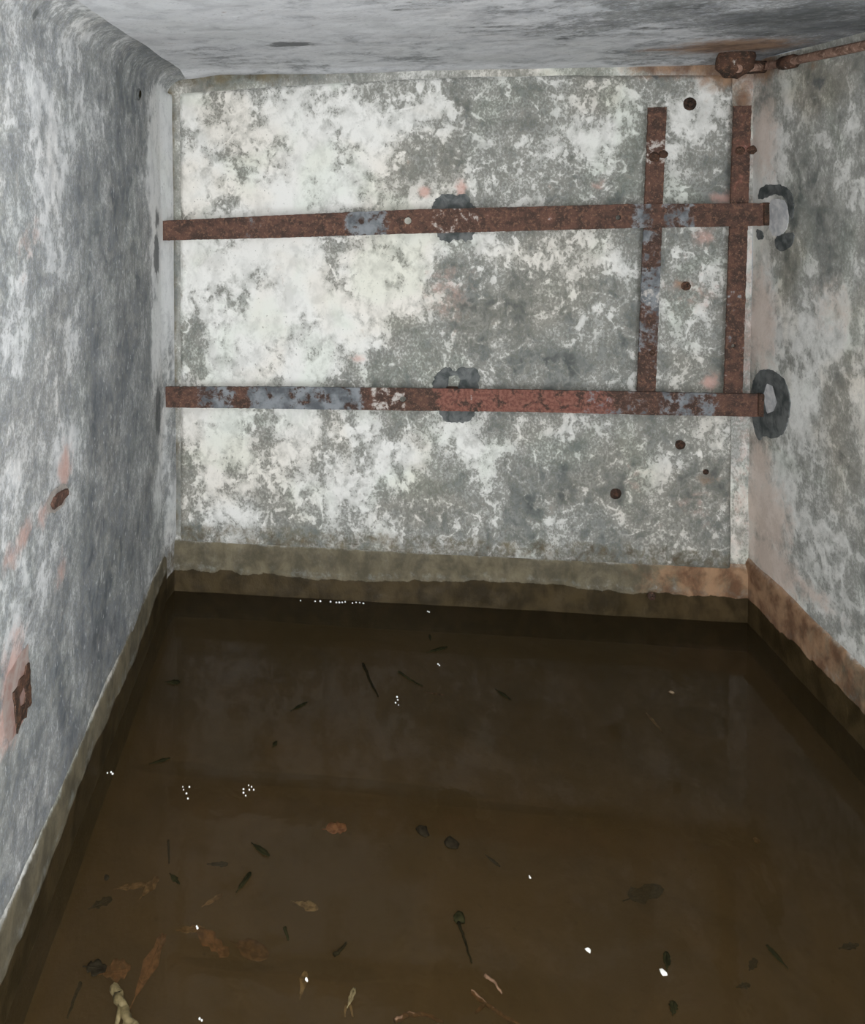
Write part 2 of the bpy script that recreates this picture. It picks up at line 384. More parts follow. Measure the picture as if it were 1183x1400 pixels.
# back wall (the recessed border shows round the plaster panel)
X, Zz = np.meshgrid(lin(XL, XR, 140), lin(Z0, ZC, 130), indexing='ij')
PY = D - .004*(fbm(X*4, Zz*4, 41)-.5)
st = np.zeros(X.shape+(3,)); co = np.zeros(X.shape+(3,))
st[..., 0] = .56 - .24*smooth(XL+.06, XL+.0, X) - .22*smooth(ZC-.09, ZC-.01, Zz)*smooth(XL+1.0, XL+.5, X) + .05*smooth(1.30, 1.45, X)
def bb(a, b, rpx, rpz, v): p = B(a, b); s = D/FOC; return (p[0], p[2], rpx*s, rpz*s, v)
st[..., 2] = np.maximum(blobs([bb(1000, 80, 60, 34, 1.2), bb(930, 92, 80, 10, 1.0), bb(1015, 130, 14, 30, .7)], X, Zz), .62*smooth(.24, .15, Zz)*smooth(1.2, 1.42, X))
st[..., 1] = .28*smooth(1.37, 1.45, X)
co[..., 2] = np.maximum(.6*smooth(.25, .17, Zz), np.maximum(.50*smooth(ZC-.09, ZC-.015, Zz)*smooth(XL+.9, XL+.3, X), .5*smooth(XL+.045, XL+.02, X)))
co[..., 1] = smooth(wet_line(X, 43)+.012, wet_line(X, 43)-.012, Zz)
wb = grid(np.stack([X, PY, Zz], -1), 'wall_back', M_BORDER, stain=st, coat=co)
tag(wb, 'back wall of the flooded chamber framing a raised limewashed panel', 'wall', kind='structure')

# the raised plaster panel on the back wall
TH = .014
c00, c10, c11, c01 = [B(*p) for p in ((247, 742), (1000, 780), (1003, 101), (246, 128))]
nu, nv = 230, 200
U, V = np.meshgrid(lin(0, 1, nu), lin(0, 1, nv), indexing='ij')
XX = (1-V)*((1-U)*c00[0]+U*c10[0]) + V*((1-U)*c01[0]+U*c11[0])
ZZ = (1-V)*((1-U)*c00[2]+U*c10[2]) + V*((1-U)*c01[2]+U*c11[2])
# the top edge is not straight: it climbs from the left corner
ZZ = ZZ + .030*V*np.sin(np.pi*np.clip(U*1.05, 0, 1))*.8 + .006*(fbm(U*14, V*0, 51)-.5)*V
XX = XX + .006*(fbm(V*12, U*0+4, 52)-.5)
edge = np.minimum(np.minimum(U*(c10[0]-c00[0]), (1-U)*(c10[0]-c00[0])), np.minimum(V, 1-V)*(c01[2]-c00[2]))
PY = D + .003 - (TH+.003)*np.sqrt(np.clip(edge/.014, 0, 1)) - .006*(fbm(XX*3, ZZ*3, 53)-.5)*smooth(0, .03, edge) - .002*(fbm(XX*14, ZZ*14, 54)-.5)
WH = np.array([  # limewash left, torch hot spot painted in as whiteness: rows downward from the top, columns left to right
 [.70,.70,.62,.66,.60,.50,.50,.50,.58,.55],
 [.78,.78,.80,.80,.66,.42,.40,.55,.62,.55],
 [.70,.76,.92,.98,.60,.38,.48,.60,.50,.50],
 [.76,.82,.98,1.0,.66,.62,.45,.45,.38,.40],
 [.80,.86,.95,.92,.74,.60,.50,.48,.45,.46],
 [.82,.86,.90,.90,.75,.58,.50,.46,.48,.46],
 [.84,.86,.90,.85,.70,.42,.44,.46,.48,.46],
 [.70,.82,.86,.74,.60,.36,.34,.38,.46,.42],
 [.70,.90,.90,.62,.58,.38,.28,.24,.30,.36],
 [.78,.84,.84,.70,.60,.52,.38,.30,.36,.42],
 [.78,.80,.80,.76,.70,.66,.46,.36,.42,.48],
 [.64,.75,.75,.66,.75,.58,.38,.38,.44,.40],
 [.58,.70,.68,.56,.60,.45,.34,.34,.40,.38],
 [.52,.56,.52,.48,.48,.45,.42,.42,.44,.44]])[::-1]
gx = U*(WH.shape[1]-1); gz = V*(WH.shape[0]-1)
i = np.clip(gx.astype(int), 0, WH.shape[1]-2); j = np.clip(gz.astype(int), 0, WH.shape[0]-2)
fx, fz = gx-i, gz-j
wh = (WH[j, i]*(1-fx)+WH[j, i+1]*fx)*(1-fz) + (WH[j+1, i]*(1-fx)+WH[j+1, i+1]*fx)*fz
st = np.zeros(U.shape+(3,)); co = np.zeros(U.shape+(3,))
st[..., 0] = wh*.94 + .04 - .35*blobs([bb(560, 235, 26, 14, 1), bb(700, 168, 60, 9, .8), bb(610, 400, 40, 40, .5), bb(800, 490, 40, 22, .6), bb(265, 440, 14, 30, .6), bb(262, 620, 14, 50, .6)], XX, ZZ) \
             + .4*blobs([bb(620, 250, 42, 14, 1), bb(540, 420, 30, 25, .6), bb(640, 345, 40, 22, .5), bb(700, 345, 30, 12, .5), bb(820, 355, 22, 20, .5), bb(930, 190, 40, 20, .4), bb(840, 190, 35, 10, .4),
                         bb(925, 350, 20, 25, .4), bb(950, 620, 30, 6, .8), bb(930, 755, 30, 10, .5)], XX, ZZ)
st[..., 1] = blobs([bb(579, 262, 9, 9, .9), bb(630, 260, 7, 16, .9), bb(610, 400, 32, 42, .36), bb(985, 272, 16, 9, .75), bb(958, 325, 16, 14, .6), bb(968, 522, 11, 9, .85), bb(815, 255, 10, 10, .5),
                    bb(490, 488, 14, 8, .5), bb(870, 650, 20, 20, .3), bb(950, 690, 22, 30, .28), bb(945, 400, 40, 30, .32)], XX, ZZ)
st[..., 2] = blobs([bb(990, 98, 44, 24, 1.0), bb(930, 98, 70, 12, .75), bb(930, 388, 12, 12, .5), bb(965, 652, 12, 12, .5), bb(915, 780, 80, 10, .4)], XX, ZZ)
co[..., 0] = blobs([bb(895, 106, 6, 8, .75), bb(800, 490, 45, 20, .35), bb(740, 590, 26, 20, .32)], XX, ZZ)
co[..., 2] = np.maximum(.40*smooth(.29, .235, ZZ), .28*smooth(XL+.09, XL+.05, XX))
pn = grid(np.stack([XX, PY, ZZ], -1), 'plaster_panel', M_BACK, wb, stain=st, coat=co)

# ceiling
X, Y = np.meshgrid(np.concatenate([[XL+RC-.012], lin(XL+RC-.001, XR, 170)]), np.concatenate([lin(YN, 1.2, 50)[:-1], lin(1.2, D, 190)]), indexing='ij')
PZ = ZC - .014*(fbm(X*2.5, Y*2.5, 61)-.5) - .004*(fbm(X*10, Y*10, 62)-.5)
PZ = PZ - .010*smooth(D-.10, D, Y)
PZ = np.where(X < XL+RC+.15, PZ*smooth(XL+RC, XL+RC+.15, X) + (ZC - left_relief(Y, Y*0+ZC))*(1-smooth(XL+RC, XL+RC+.15, X)), PZ)
cp = [(60, 5, .62), (150, 20, .66), (250, 30, .68), (350, 30, .66), (450, 30, .64), (550, 30, .6), (620, 20, .55), (700, 20, .5), (760, 30, .52), (820, 15, .34), (900, 15, .24), (1000, 15, .2), (1100, 15, .08), (1170, 30, .02),
      (300, 85, .42), (420, 80, .45), (520, 70, .55), (600, 60, .64), (700, 62, .7), (800, 62, .62), (900, 58, .55), (950, 55, .5), (230, 70, .5), (640, 40, .6), (850, 40, .34), (1050, 50, .2), (1120, 45, .1)]
st = np.zeros(X.shape+(3,)); co = np.zeros(X.shape+(3,))
st[..., 0] = kernel([(*Ce(a, b)[:2], v) for a, b, v in cp], .13, X, Y) + .26 + .16*smooth(.7, -.2, X)
st[..., 0] += .3*smooth(D-.035, D-.01, Y)*smooth(XL+.6, XL+.9, X)*smooth(1.35, 1.1, X)
def cb(a, b, ra, ry, v): p = Ce(a, b); return (p[0], p[1], ra, ry, v)
co[..., 0] = blobs([cb(400, 62, .10, .06, .8), cb(800, 50, .12, .05, .6), cb(770, 54, .07, .04, .6), cb(900, 40, .18, .04, .5), cb(1000, 20, .12, .06, .5), cb(1110, 22, .30, .22, .62), cb(940, 12, .22, .10, .5), cb(1040, 48, .25, .08, .5), cb(640, 22, .12, .03, .5), cb(700, 36, .14, .03, .5), cb(560, 12, .12, .03, .48), cb(290, 80, .15, .05, .45), cb(480, 84, .25, .03, .42)], X, Y)
st[..., 2] = blobs([cb(1000, 64, .20, .16, 1.1), cb(930, 68, .16, .05, .8)], X, Y)
ce = grid(np.stack([X, Y, PZ], -1)[:, ::-1], 'ceiling', M_CEIL, stain=st[:, ::-1], coat=co[:, ::-1])
tag(ce, 'rough blue-grey limewashed concrete ceiling with dark damp patches', 'ceiling', kind='structure')

# the wall behind the camera, with a doorway opening where the added fill lamp stands
def box_mesh(name, boxes):
    v, f = [], []
    for (x0, y0, z0), (x1, y1, z1) in boxes:
        k = len(v)
        v += [(x0, y0, z0), (x1, y0, z0), (x1, y1, z0), (x0, y1, z0), (x0, y0, z1), (x1, y0, z1), (x1, y1, z1), (x0, y1, z1)]
        f += [tuple(k+q for q in s) for s in ((0, 3, 2, 1), (4, 5, 6, 7), (0, 1, 5, 4), (1, 2, 6, 5), (2, 3, 7, 6), (3, 0, 4, 7))]
    me = bpy.data.meshes.new(name); me.from_pydata(v, [], f); me.update(); return me
me = box_mesh('wall_front', [((XL, YN-.2, Z0), (-.25, YN, ZC)), ((.75, YN-.2, Z0), (XR, YN, ZC)), ((-.25, YN-.2, 1.86), (.75, YN, ZC))])
attr(me, 'stain', np.tile([.55, 0, 0], (len(me.vertices), 1))); attr(me, 'coat', np.zeros((len(me.vertices), 3)))
tag(link('wall_front', me, M_RIGHT), 'front wall with the doorway, behind the viewer', 'wall', kind='structure')

# skirting kerbs: a low worn fillet of render along the foot of each wall
def kerb(name, pts_fn, smax, label, mat, n=260, prot=.030, top=.205, seed=70, rust=None):
    s = lin(0, smax, n); prof = [(0.0, top+.012), (.35, top+.004), (.72, top-.004), (.95, top-.016), (1.0, top-.032), (1.02, .13), (1.05, .06), (1.08, .0), (1.1, Z0)]
    P = np.zeros((n, len(prof), 3)); st = np.zeros((n, len(prof), 3)); co = np.zeros((n, len(prof), 3))
    # refine the profile
    pr = []
    for (a, b), (c, d) in zip(prof[:-1], prof[1:]):
        m_ = max(1, int(abs(b-d)/.012)+1)
        pr += [(a+(c-a)*k/m_, b+(d-b)*k/m_) for k in range(m_)]
    pr.append(prof[-1]); pr = np.array(pr)
    S, K = np.meshgrid(s, np.arange(len(pr)), indexing='ij')
    off = pr[K, 0]*prot*(.85+.35*(fbm(S*5, K*.05, seed)-.3)) - .002; z = pr[K, 1] + .010*(fbm(S*4, K*0+2, seed+1)-.5)*smooth(0, .1, pr[K, 1])
    off = off + .004*(fbm(S*16, z*16, seed+2)-.5)
    x, y = pts_fn(S, off)
    st = np.zeros(S.shape+(3,)); co = np.zeros(S.shape+(3,))
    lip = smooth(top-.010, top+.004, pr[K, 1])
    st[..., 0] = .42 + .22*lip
    if rust is not None: st[..., 2] = rust(S, z)
    wl_ = wet_line(S, seed+5)
    co[..., 1] = smooth(wl_+.010, wl_-.010, z)
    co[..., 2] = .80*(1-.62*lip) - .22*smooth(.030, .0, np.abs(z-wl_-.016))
    o = grid(np.stack([x, y, z], -1), name, mat, stain=st, coat=co)
    return tag(o, label, 'kerb', kind='structure')
kerb('baseboard_back', lambda s, o: (XL+s, D-o), XR-XL, 'stained khaki kerb along the foot of the back wall at the waterline', M_BORDER, seed=70, prot=.024, top=.190,
     rust=lambda s, z: .72*smooth(1.55, 1.95, s))
kerb('baseboard_left', lambda s, o: (XL+o, YN+s), D-YN, 'narrow stained kerb along the foot of the left wall', M_BORDER, n=420, seed=80, prot=.007, top=.185)
kerb('baseboard_right', lambda s, o: (XR-o, D-s), D-YN, 'orange-brown stained kerb along the foot of the right wall', M_BORDER, n=420, seed=90, prot=.014, top=.215,
     rust=lambda s, z: .80*smooth(1.0, .3, s))

# the water
X, Y = np.meshgrid(lin(XL, XR, 40), lin(YN, D, 60), indexing='ij')
wa = grid(np.stack([X, Y, X*0], -1), 'floodwater', M_WATER)
tag(wa, 'still murky brown floodwater covering the whole floor', 'water', kind='stuff')

# ------------------------------------------------------------------ plates cut from a flat outline, with holes
def plate(name, mat, outline, holes, to3d, thick, parent=None, fill=.014, paint=None, wob=0.0):
    """outline: closed list of (a, b) in metres on a plane; to3d(a, b, depth) places it"""
    V, E = [], []
    def loop(pts):
        k = len(V); V.extend(Vector(p) for p in pts); n_ = len(pts)
        E.extend((k+i_, k+(i_+1) % n_) for i_ in range(n_))
    loop(outline)
    for h in holes: loop(h)
    o_ = np.array(outline)
    def inside(p, poly):
        c = False; n_ = len(poly)
        for i_ in range(n_):
            (x1, y1), (x2, y2) = poly[i_], poly[(i_+1) % n_]
            if (y1 > p[1]) != (y2 > p[1]) and p[0] < (x2-x1)*(p[1]-y1)/(y2-y1)+x1: c = not c
        return c
    mn, mx = o_.min(0), o_.max(0)
    for a in np.arange(mn[0]+fill*.5, mx[0], fill):
        for b in np.arange(mn[1]+fill*.5, mx[1], fill):
            q = (a+rnd.uniform(-.2, .2)*fill, b+rnd.uniform(-.2, .2)*fill)
            if inside(q, outline) and not any(inside(q, h) for h in holes): V.append(Vector(q))
    vo, eo, fo, *_ = delaunay_2d_cdt(V, E, [], 0, 1e-6)
    fs = []
    for f in fo:
        c = sum((vo[k] for k in f), Vector((0, 0)))/len(f)
        if inside(c, outline) and not any(inside(c, h) for h in holes): fs.append(tuple(f))
    cnt = {}
    for f in fs:
        for i_ in range(len(f)):
            e = (f[i_], f[(i_+1) % len(f)]); cnt[tuple(sorted(e))] = cnt.get(tuple(sorted(e)), 0)+1
    n_ = len(vo); A = np.array([tuple(v) for v in vo])
    dz = wob*(fbm(A[:, 0]*40+3, A[:, 1]*40, 99)-.3)
    verts = [tuple(to3d(a, b, d)) for (a, b), d in zip(A, dz)] + [tuple(to3d(a, b, -thick)) for a, b in A]
    faces = list(fs) + [tuple(k+n_ for k in reversed(f)) for f in fs]
    for f in fs:
        for i_ in range(len(f)):
            a, b = f[i_], f[(i_+1) % len(f)]
            if cnt[tuple(sorted((a, b)))] == 1: faces.append((b, a, a+n_, b+n_))
    me = bpy.data.meshes.new(name); me.from_pydata(verts, [], faces); me.update()
    if paint is not None:
        p3 = np.array([paint(a, b) for a, b in A]); attr(me, 'paint', np.vstack([p3, p3]))
    return link(name, me, mat, parent)
def rough_edge(pts, step, amp, seed):
    out = []; n_ = len(pts); acc = 0
    for i_ in range(n_):
        a, b = np.array(pts[i_]), np.array(pts[(i_+1) % n_]); d = b-a; ln = np.linalg.norm(d); k = max(1, int(ln/step)); nn = np.array([-d[1], d[0]])/max(ln, 1e-9)
        for q in range(k):
            t = q/k; w_ = (fbm(np.array([(acc+ln*t)*110.]), np.array([seed*3.1]), seed, 3)[0]-.5)*2*amp
            out.append(tuple(a+d*t+nn*w_))
        acc += ln
    return out
def circle(c, r, n_=14, amp=.12, seed=0):
    rr = random.Random(seed)
    return [(c[0]+r*(1+rr.uniform(-amp, amp))*math.cos(2*math.pi*k/n_), c[1]+r*(1+rr.uniform(-amp, amp))*math.sin(2*math.pi*k/n_)) for k in range(n_)]
def lump(name, mat, loc, size, normal, parent=None, seed=0, seg=12, dome=.6, amp=.12, paint=(0, 0, 0), hollow=0.0):
    """a knobbly bolt head / stud: a domed disc standing on a surface whose outward normal is given"""
    n_ = Vector(normal).normalized(); t1 = n_.orthogonal().normalized(); t2 = n_.cross(t1); rr = random.Random(seed)
    prof = [(1.0, -.25), (1.05, .1), (.98, .35*dome), (.80, .75*dome), (.5, (1.0-hollow*.3)*dome), (.22, (1.0-hollow)*dome)]
    V = []; F = []
    wv = [1+rr.uniform(-amp, amp) for _ in range(seg)]
    for r_, h_ in prof:
        for k in range(seg):
            a = 2*math.pi*k/seg
            p = Vector(loc) + (t1*math.cos(a)*size[0]+t2*math.sin(a)*size[1])*r_*wv[k] + n_*h_*size[2]*(1+rr.uniform(-.06, .06))
            V.append(tuple(p))
    V.append(tuple(Vector(loc)+n_*(1.0-hollow)*dome*size[2]))
    for a in range(len(prof)-1):
        for k in range(seg): F.append((a*seg+k, a*seg+(k+1) % seg, (a+1)*seg+(k+1) % seg, (a+1)*seg+k))
    for k in range(seg): F.append(((len(prof)-1)*seg+k, (len(prof)-1)*seg+(k+1) % seg, len(V)-1))
    me = bpy.data.meshes.new(name); me.from_pydata(V, [], F); me.update()
    me.polygons.foreach_set('use_smooth', np.ones(len(F), bool))
    attr(me, 'paint', np.tile(paint, (len(V), 1)))
    return link(name, me, mat, parent)
def tube(name, mat, pts, radii, parent=None, seg=8, jit=0.0, seed=0, paint=(0, 0, 0)):
    rr = random.Random(seed); V = []; F = []; P = [Vector(p) for p in pts]
    up = Vector((0, 0, 1))
    for i_, p in enumerate(P):
        d = (P[min(i_+1, len(P)-1)]-P[max(i_-1, 0)]).normalized()
        a = d.cross(up if abs(d.z) < .9 else Vector((1, 0, 0))).normalized(); b = a.cross(d)
        for k in range(seg):
            th = 2*math.pi*k/seg; r_ = radii[i_]*(1+rr.uniform(-jit, jit))
            V.append(tuple(p+a*math.cos(th)*r_+b*math.sin(th)*r_))
    for i_ in range(len(P)-1):
        for k in range(seg): F.append((i_*seg+k, i_*seg+(k+1) % seg, (i_+1)*seg+(k+1) % seg, (i_+1)*seg+k))
    F.append(tuple(reversed(range(seg)))); F.append(tuple((len(P)-1)*seg+k for k in range(seg)))
    me = bpy.data.meshes.new(name); me.from_pydata(V, [], F); me.update()
    me.polygons.foreach_set('use_smooth', np.ones(len(F), bool))
    attr(me, 'paint', np.tile(paint, (len(V), 1)))
    return link(name, me, mat, parent)

# ------------------------------------------------------------------ the iron flat bars
OFF = .100                 # how far the front of the horizontal bars stands off the wall
BT = .008
def bar(name, tops, bots, holes, label, offs, seed, paint, ends_to_wall=False, mat=None):
    """tops / bots: measured edge points; becomes a rough-edged iron flat with drilled holes"""
    t = [B(*p, offs) for p in tops]; b = [B(*p, offs) for p in bots]
    o = [(p[0], p[2]) for p in t] + [(p[0], p[2]) for p in reversed(b)]
    o = rough_edge(o[::-1], .007, .0018, seed)
    hs = []
    for k, (hx, hy, r_) in enumerate(holes):
        p = B(hx, hy, offs); hs.append(circle((p[0], p[2]), r_, 14, .05, seed+k))
    c = np.mean([*t, *b], 0); root = empty('iron_flat_bar', (c[0], D-offs, c[2]))
    tag(root, label, 'bar')
    pl = plate('flat', mat or M_RUST, o, hs, lambda a, z, d: (a, D-offs-d*1.0, z), BT, None, .013, paint, .0016)
    put(pl, root, root.location)
    return root
s_ = D-OFF
def X_(px, off=OFF): return B(px, 400, off)[0]
def band(a, lo, hi, soft=.03): return float(smooth(lo-soft, lo+soft, a)*smooth(hi+soft, hi-soft, a))
def paint_up(a, b):
    bl_ = max(.62*band(a, X_(472), X_(530)), .55*band(a, X_(862), X_(893), .012), .48*band(a, X_(905), X_(950), .015), .28*band(a, X_(330), X_(360)))
    return (bl_, .12*band(a, X_(600), X_(840), .08), .32*band(a, X_(590), X_(660)))
def paint_lo(a, b):
    bl_ = max(.58*band(a, X_(268), X_(320)), .66*band(a, X_(335), X_(500), .04), .5*band(a, X_(900), X_(985), .03), .36*band(a, X_(800), X_(900)))
    return (bl_, .62*band(a, X_(590), X_(850), .05), .42*band(a, X_(508), X_(556), .015))
bar_u = bar('bar', [(221, 302), (390, 294), (560, 286.5), (710, 283), (860, 279), (1040, 278), (1053, 278)],
            [(221, 329), (390, 325), (560, 319.5), (710, 316), (860, 312), (1040, 309), (1053, 308)], [(558, 302, .0125), (845.5, 297.5, .0085)],
            'upper of two long horizontal rusty iron flats spanning the back wall', OFF, 3, paint_up)
bar_l = bar('bar', [(226, 529), (390, 529), (560, 531), (710, 533), (880, 536), (1045, 539)],
            [(226, 557), (390, 559), (560, 561.5), (710, 563), (880, 567), (1045, 570)], [(551, 546, .0115)],
            'lower of two long horizontal iron flats, with blue-grey and red paint remains', OFF-.014, 5, paint_lo)
OV = OFF-.014-BT-.001
def paint_v1(a, b):
    zz = lambda y: B(890, y, OV)[2]
    bl_ = max(.60*band(b, zz(420), zz(360), .02), .58*band(b, zz(335), zz(312), .02), .5*band(b, zz(475), zz(430), .03), .40*band(b, zz(520), zz(320), .03))
    return (bl_, .1, max(.38*band(b, zz(225), zz(190), .02), .30*band(b, zz(420), zz(390), .02)))
def paint_v2(a, b):
    zz = lambda y: B(1005, y, OV)[2]
    return (.25*band(b, zz(480), zz(400), .05), .25*band(b, zz(260), zz(150), .05), .30*band(b, zz(450), zz(430), .02))
bar_a = bar('bar', [(887, 147), (912, 146)], [(871, 552), (896, 552)], [], 'left of two upright iron flats, its lower half thin and grey painted', OV, 8, paint_v1, mat=M_RUST)
bar_b = bar('bar', [(1004, 145), (1028, 144)], [(990, 556), (1015, 556)], [(1003, 473, .007)], 'right of two upright iron flats, evenly brown with rust', OV, 9, paint_v2, mat=M_RUST)

def on_root(o, root): return put(o, root, root.location)
# rivets and bolt nubs on the uprights, end plates and the spacers that tie the horizontals back to the wall
for (px, py, s, root) in ((907, 211, .015, bar_a), (895, 215, .017, bar_a), (1028, 205, .015, bar_b), (1012, 206, .015, bar_b), (892, 482, .010, bar_a)):
    on_root(lump('bolt', M_RUSTD, B(px, py, OV), (s, s, s*1.1), (0, -1, 0), seed=int(px)), root)
def spacer(root, px, py, hw, hh, offs):
    p = B(px, py, offs)
    me = box_mesh('spacer', [((p[0]-hw, D-offs+BT-.001, p[2]-hh), (p[0]+hw, D-.008, p[2]+hh))])
    attr(me, 'paint', np.zeros((8, 3))); on_root(link('spacer', me, M_RUSTD), root)
spacer(bar_u, 622, 301, .02, .03, OFF); spacer(bar_l, 622, 547, .02, .03, OFF-.014)
for root, x0, y, o_ in ((bar_u, 1049, 293, OFF), (bar_l, 1041, 554, OFF-.014)):   # the blunt rusted ends
    p = B(x0, y, o_)
    me = box_mesh('end_lug', [((p[0]-.012, D-o_-.010, p[2]-.038), (p[0]+.016, D-o_+.012, p[2]+.040))])
    attr(me, 'paint', np.zeros((8, 3))); e = on_root(link('end_lug', me, M_RUSTD), root)
    bv = e.modifiers.new('bevel', 'BEVEL'); bv.width = .004; bv.segments = 2

# dark mortar where the bars were let into the walls
def chaikin(o):
    r_ = []
    for k in range(len(o)):
        a, b = np.array(o[k]), np.array(o[(k+1) % len(o)]); r_ += [tuple(a*.75+b*.25), tuple(a*.25+b*.75)]
    return r_
def patch(name, mat, parent, pts_px, fn, to3d, thick=.004, holes=(), seed=1, amp=.004):
    o = [fn(*p) for p in pts_px]
    area = sum(o[k][0]*o[(k+1) % len(o)][1]-o[(k+1) % len(o)][0]*o[k][1] for k in range(len(o)))
    if area < 0: o = o[::-1]
    o = rough_edge(chaikin(o), .006, amp*1.5, seed)
    return plate(name, mat, o, [[fn(*p) for p in h] for h in holes], to3d, thick+.01, parent, .02, None, .003)
bf = lambda a, b: tuple(B(a, b)[[0, 2]])
b3 = lambda a, b, d: (a, D-TH-.004-d, b)
patch('mortar_patch', M_MORT, wb, [(588, 284), (597, 268), (612, 263), (624, 268), (636, 262), (644, 276), (650, 284), (650, 318), (640, 331), (622, 324), (610, 334), (596, 322)], bf, b3, seed=2, amp=.007)
patch('mortar_patch', M_MORT, wb, [(590, 522), (601, 503), (612, 500), (620, 507), (629, 502), (643, 501), (655, 506), (654, 524), (650, 566), (636, 577), (610, 576), (600, 566), (594, 540)], bf, b3,
      holes=[[(613, 513), (624, 511), (629, 517), (626, 527), (612, 527)]], seed=3, amp=.007)
rf = lambda a, b: tuple(Rw(a, b)[[1, 2]])
r3 = lambda a, b, d: (XR-right_relief(a, b)-.0025-d, a, b)
lf = lambda a, b: tuple(L(a, b)[[1, 2]])
l3 = lambda a, b, d: (XL+left_relief(a, b)+.0025+d, a, b)
for poly in ([(1036, 272), (1043, 253), (1062, 252), (1078, 256), (1086, 272), (1084, 300), (1080, 296), (1076, 272), (1062, 264), (1046, 272)],
             [(1060, 325), (1076, 318), (1087, 318), (1084, 334), (1070, 345), (1061, 338)], [(1034, 312), (1043, 316), (1045, 326), (1036, 328)]):
    patch('mortar_patch', M_MORT, wr, poly, rf, r3, seed=len(poly), amp=.003)
patch('mortar_patch', M_MORTL, wr, [(1052, 276), (1064, 270), (1076, 276), (1079, 300), (1074, 318), (1060, 325), (1050, 312)], rf, lambda a, b, d: (XR-right_relief(a, b)-.0015-d*.6, a, b), seed=14, amp=.003)
patch('mortar_patch', M_MORT, wr, [(1027, 540), (1034, 513), (1046, 504), (1062, 508), (1076, 522), (1083, 548), (1080, 572), (1074, 592), (1058, 601), (1046, 594), (1038, 604), (1031, 580)], rf, r3,
      holes=[[(1045, 540), (1050, 524), (1058, 528), (1064, 550), (1060, 562), (1050, 566)]], seed=15, amp=.003)
patch('mortar_patch', M_MORTL, wr, [(1043, 542), (1050, 522), (1060, 526), (1066, 550), (1060, 566), (1050, 568)], rf, lambda a, b, d: (XR-right_relief(a, b)-.0015-d*.3, a, b), seed=16, amp=.002)

# ------------------------------------------------------------------ studs in the back wall
def stud(px, py, r_, label, hollow=.6, mat=M_STUD, h=.02, fn=B, normal=(0, -1, 0), off=TH):
    p = fn(px, py, off); root = empty('rusty_stud', p); tag(root, label, 'stud'); shank = M_RUSTD
    o = lump('washer', mat, p, (r_, r_, h*.5), normal, seed=int(px*7+py), seg=16, amp=.06, hollow=hollow); on_root(o, root)
    q = np.array(p)+np.array(normal)*h*.18
    on_root(lump('shank', shank, q, (r_*.42, r_*.42, h), normal, seed=int(px+py), seg=10, amp=.12), root)
stud(943.5, 142, .022, 'round rusty stud with a ring washer between the tops of the uprights')
stud(842, 675, .019, 'rusty stud standing lowest on the back wall, left of the others', .3)
stud(930, 608, .017, 'rusty stud just below the lower bar, above a white streak', .3)
stud(965, 645, .010, 'tiny dark stud near the right edge of the back panel, under the lower bar', .2)
stud(938, 391, .016, 'corroded pale-rimmed stud between the uprights, under the upper bar', .6, M_RUSTD, .010)
stud(891, 815, .013, 'dark peg at the waterline of the back wall kerb', .1, M_RUSTD, .03, off=.036)
# the small dark hole high on the left wall
p = L(190, 129, .004); root = empty('drain_hole', p); tag(root, 'small black drilled hole high on the left wall near the cove', 'hole')
on_root(lump('rim', M_MORT, p, (.020, .016, .008), (1, 0, 0), seed=5, seg=14, hollow=.9), root)
on_root(lump('bore', M_TWIGD, np.array(p)+np.array([.004, 0, 0]), (.014, .011, .004), (1, 0, 0), seed=6, seg=12, hollow=.5), root)

# ------------------------------------------------------------------ broken iron in the left wall
p = L(75, 683, .004); root = empty('iron_stub', p); tag(root, 'small oval rusted iron stub in the left wall below a pink streak', 'iron stub')
q = L(70, 690); q2 = L(84, 668)
on_root(plate('stub', M_RUST, rough_edge([lf(*c) for c in ((66, 690), (70, 680), (78, 672), (87, 668), (87, 676), (79, 688), (69, 697))], .006, .002, 4), [], lambda a, b, d: (XL+left_relief(a, b)+.008+d*2, a, b), .03, None, .01, lambda a, b: (0, 0, .1), .006), root)
on_root(plate('mortar_collar', M_COLLAR, rough_edge([lf(*c) for c in ((60, 690), (68, 672), (86, 660), (92, 668), (86, 690), (72, 702), (62, 700))], .010, .003, 6), [], lambda a, b, d: (XL+left_relief(a, b)+.0035, a, b), .02, None, .02, None, 0), root)
p = L(28, 940, .004); root = empty('iron_bracket', p); tag(root, 'jagged dark rusted iron bracket in a pink broken hollow of the left wall', 'iron bracket')
out = [(15, 948), (22, 938), (24, 928), (31, 922), (33, 910), (37, 906), (38, 930), (40, 962), (34, 968), (33, 980), (26, 985), (20, 1003), (18, 985), (17, 965)]
inn = [(22, 952), (27, 940), (31, 938), (33, 950), (31, 962), (26, 966), (22, 964)]
on_root(plate('bracket', M_RUSTD, rough_edge([lf(*c) for c in out], .008, .004, 7), [[lf(*c) for c in inn]], lambda a, b, d: (XL+left_relief(a, b)+.004+d, a, b), .03, None, .012, lambda a, b: (0, 0, 0), .006), root)
on_root(plate('brick_face', M_BRICK, rough_edge([lf(*c) for c in ((2, 960), (8, 925), (24, 898), (37, 880), (39, 905), (38, 955), (30, 985), (19, 1006), (10, 1015), (3, 1000))], .010, .004, 8), [], lambda a, b, d: (XL+left_relief(a, b)+.0012, a, b), .02, None, .02, None, 0), root)

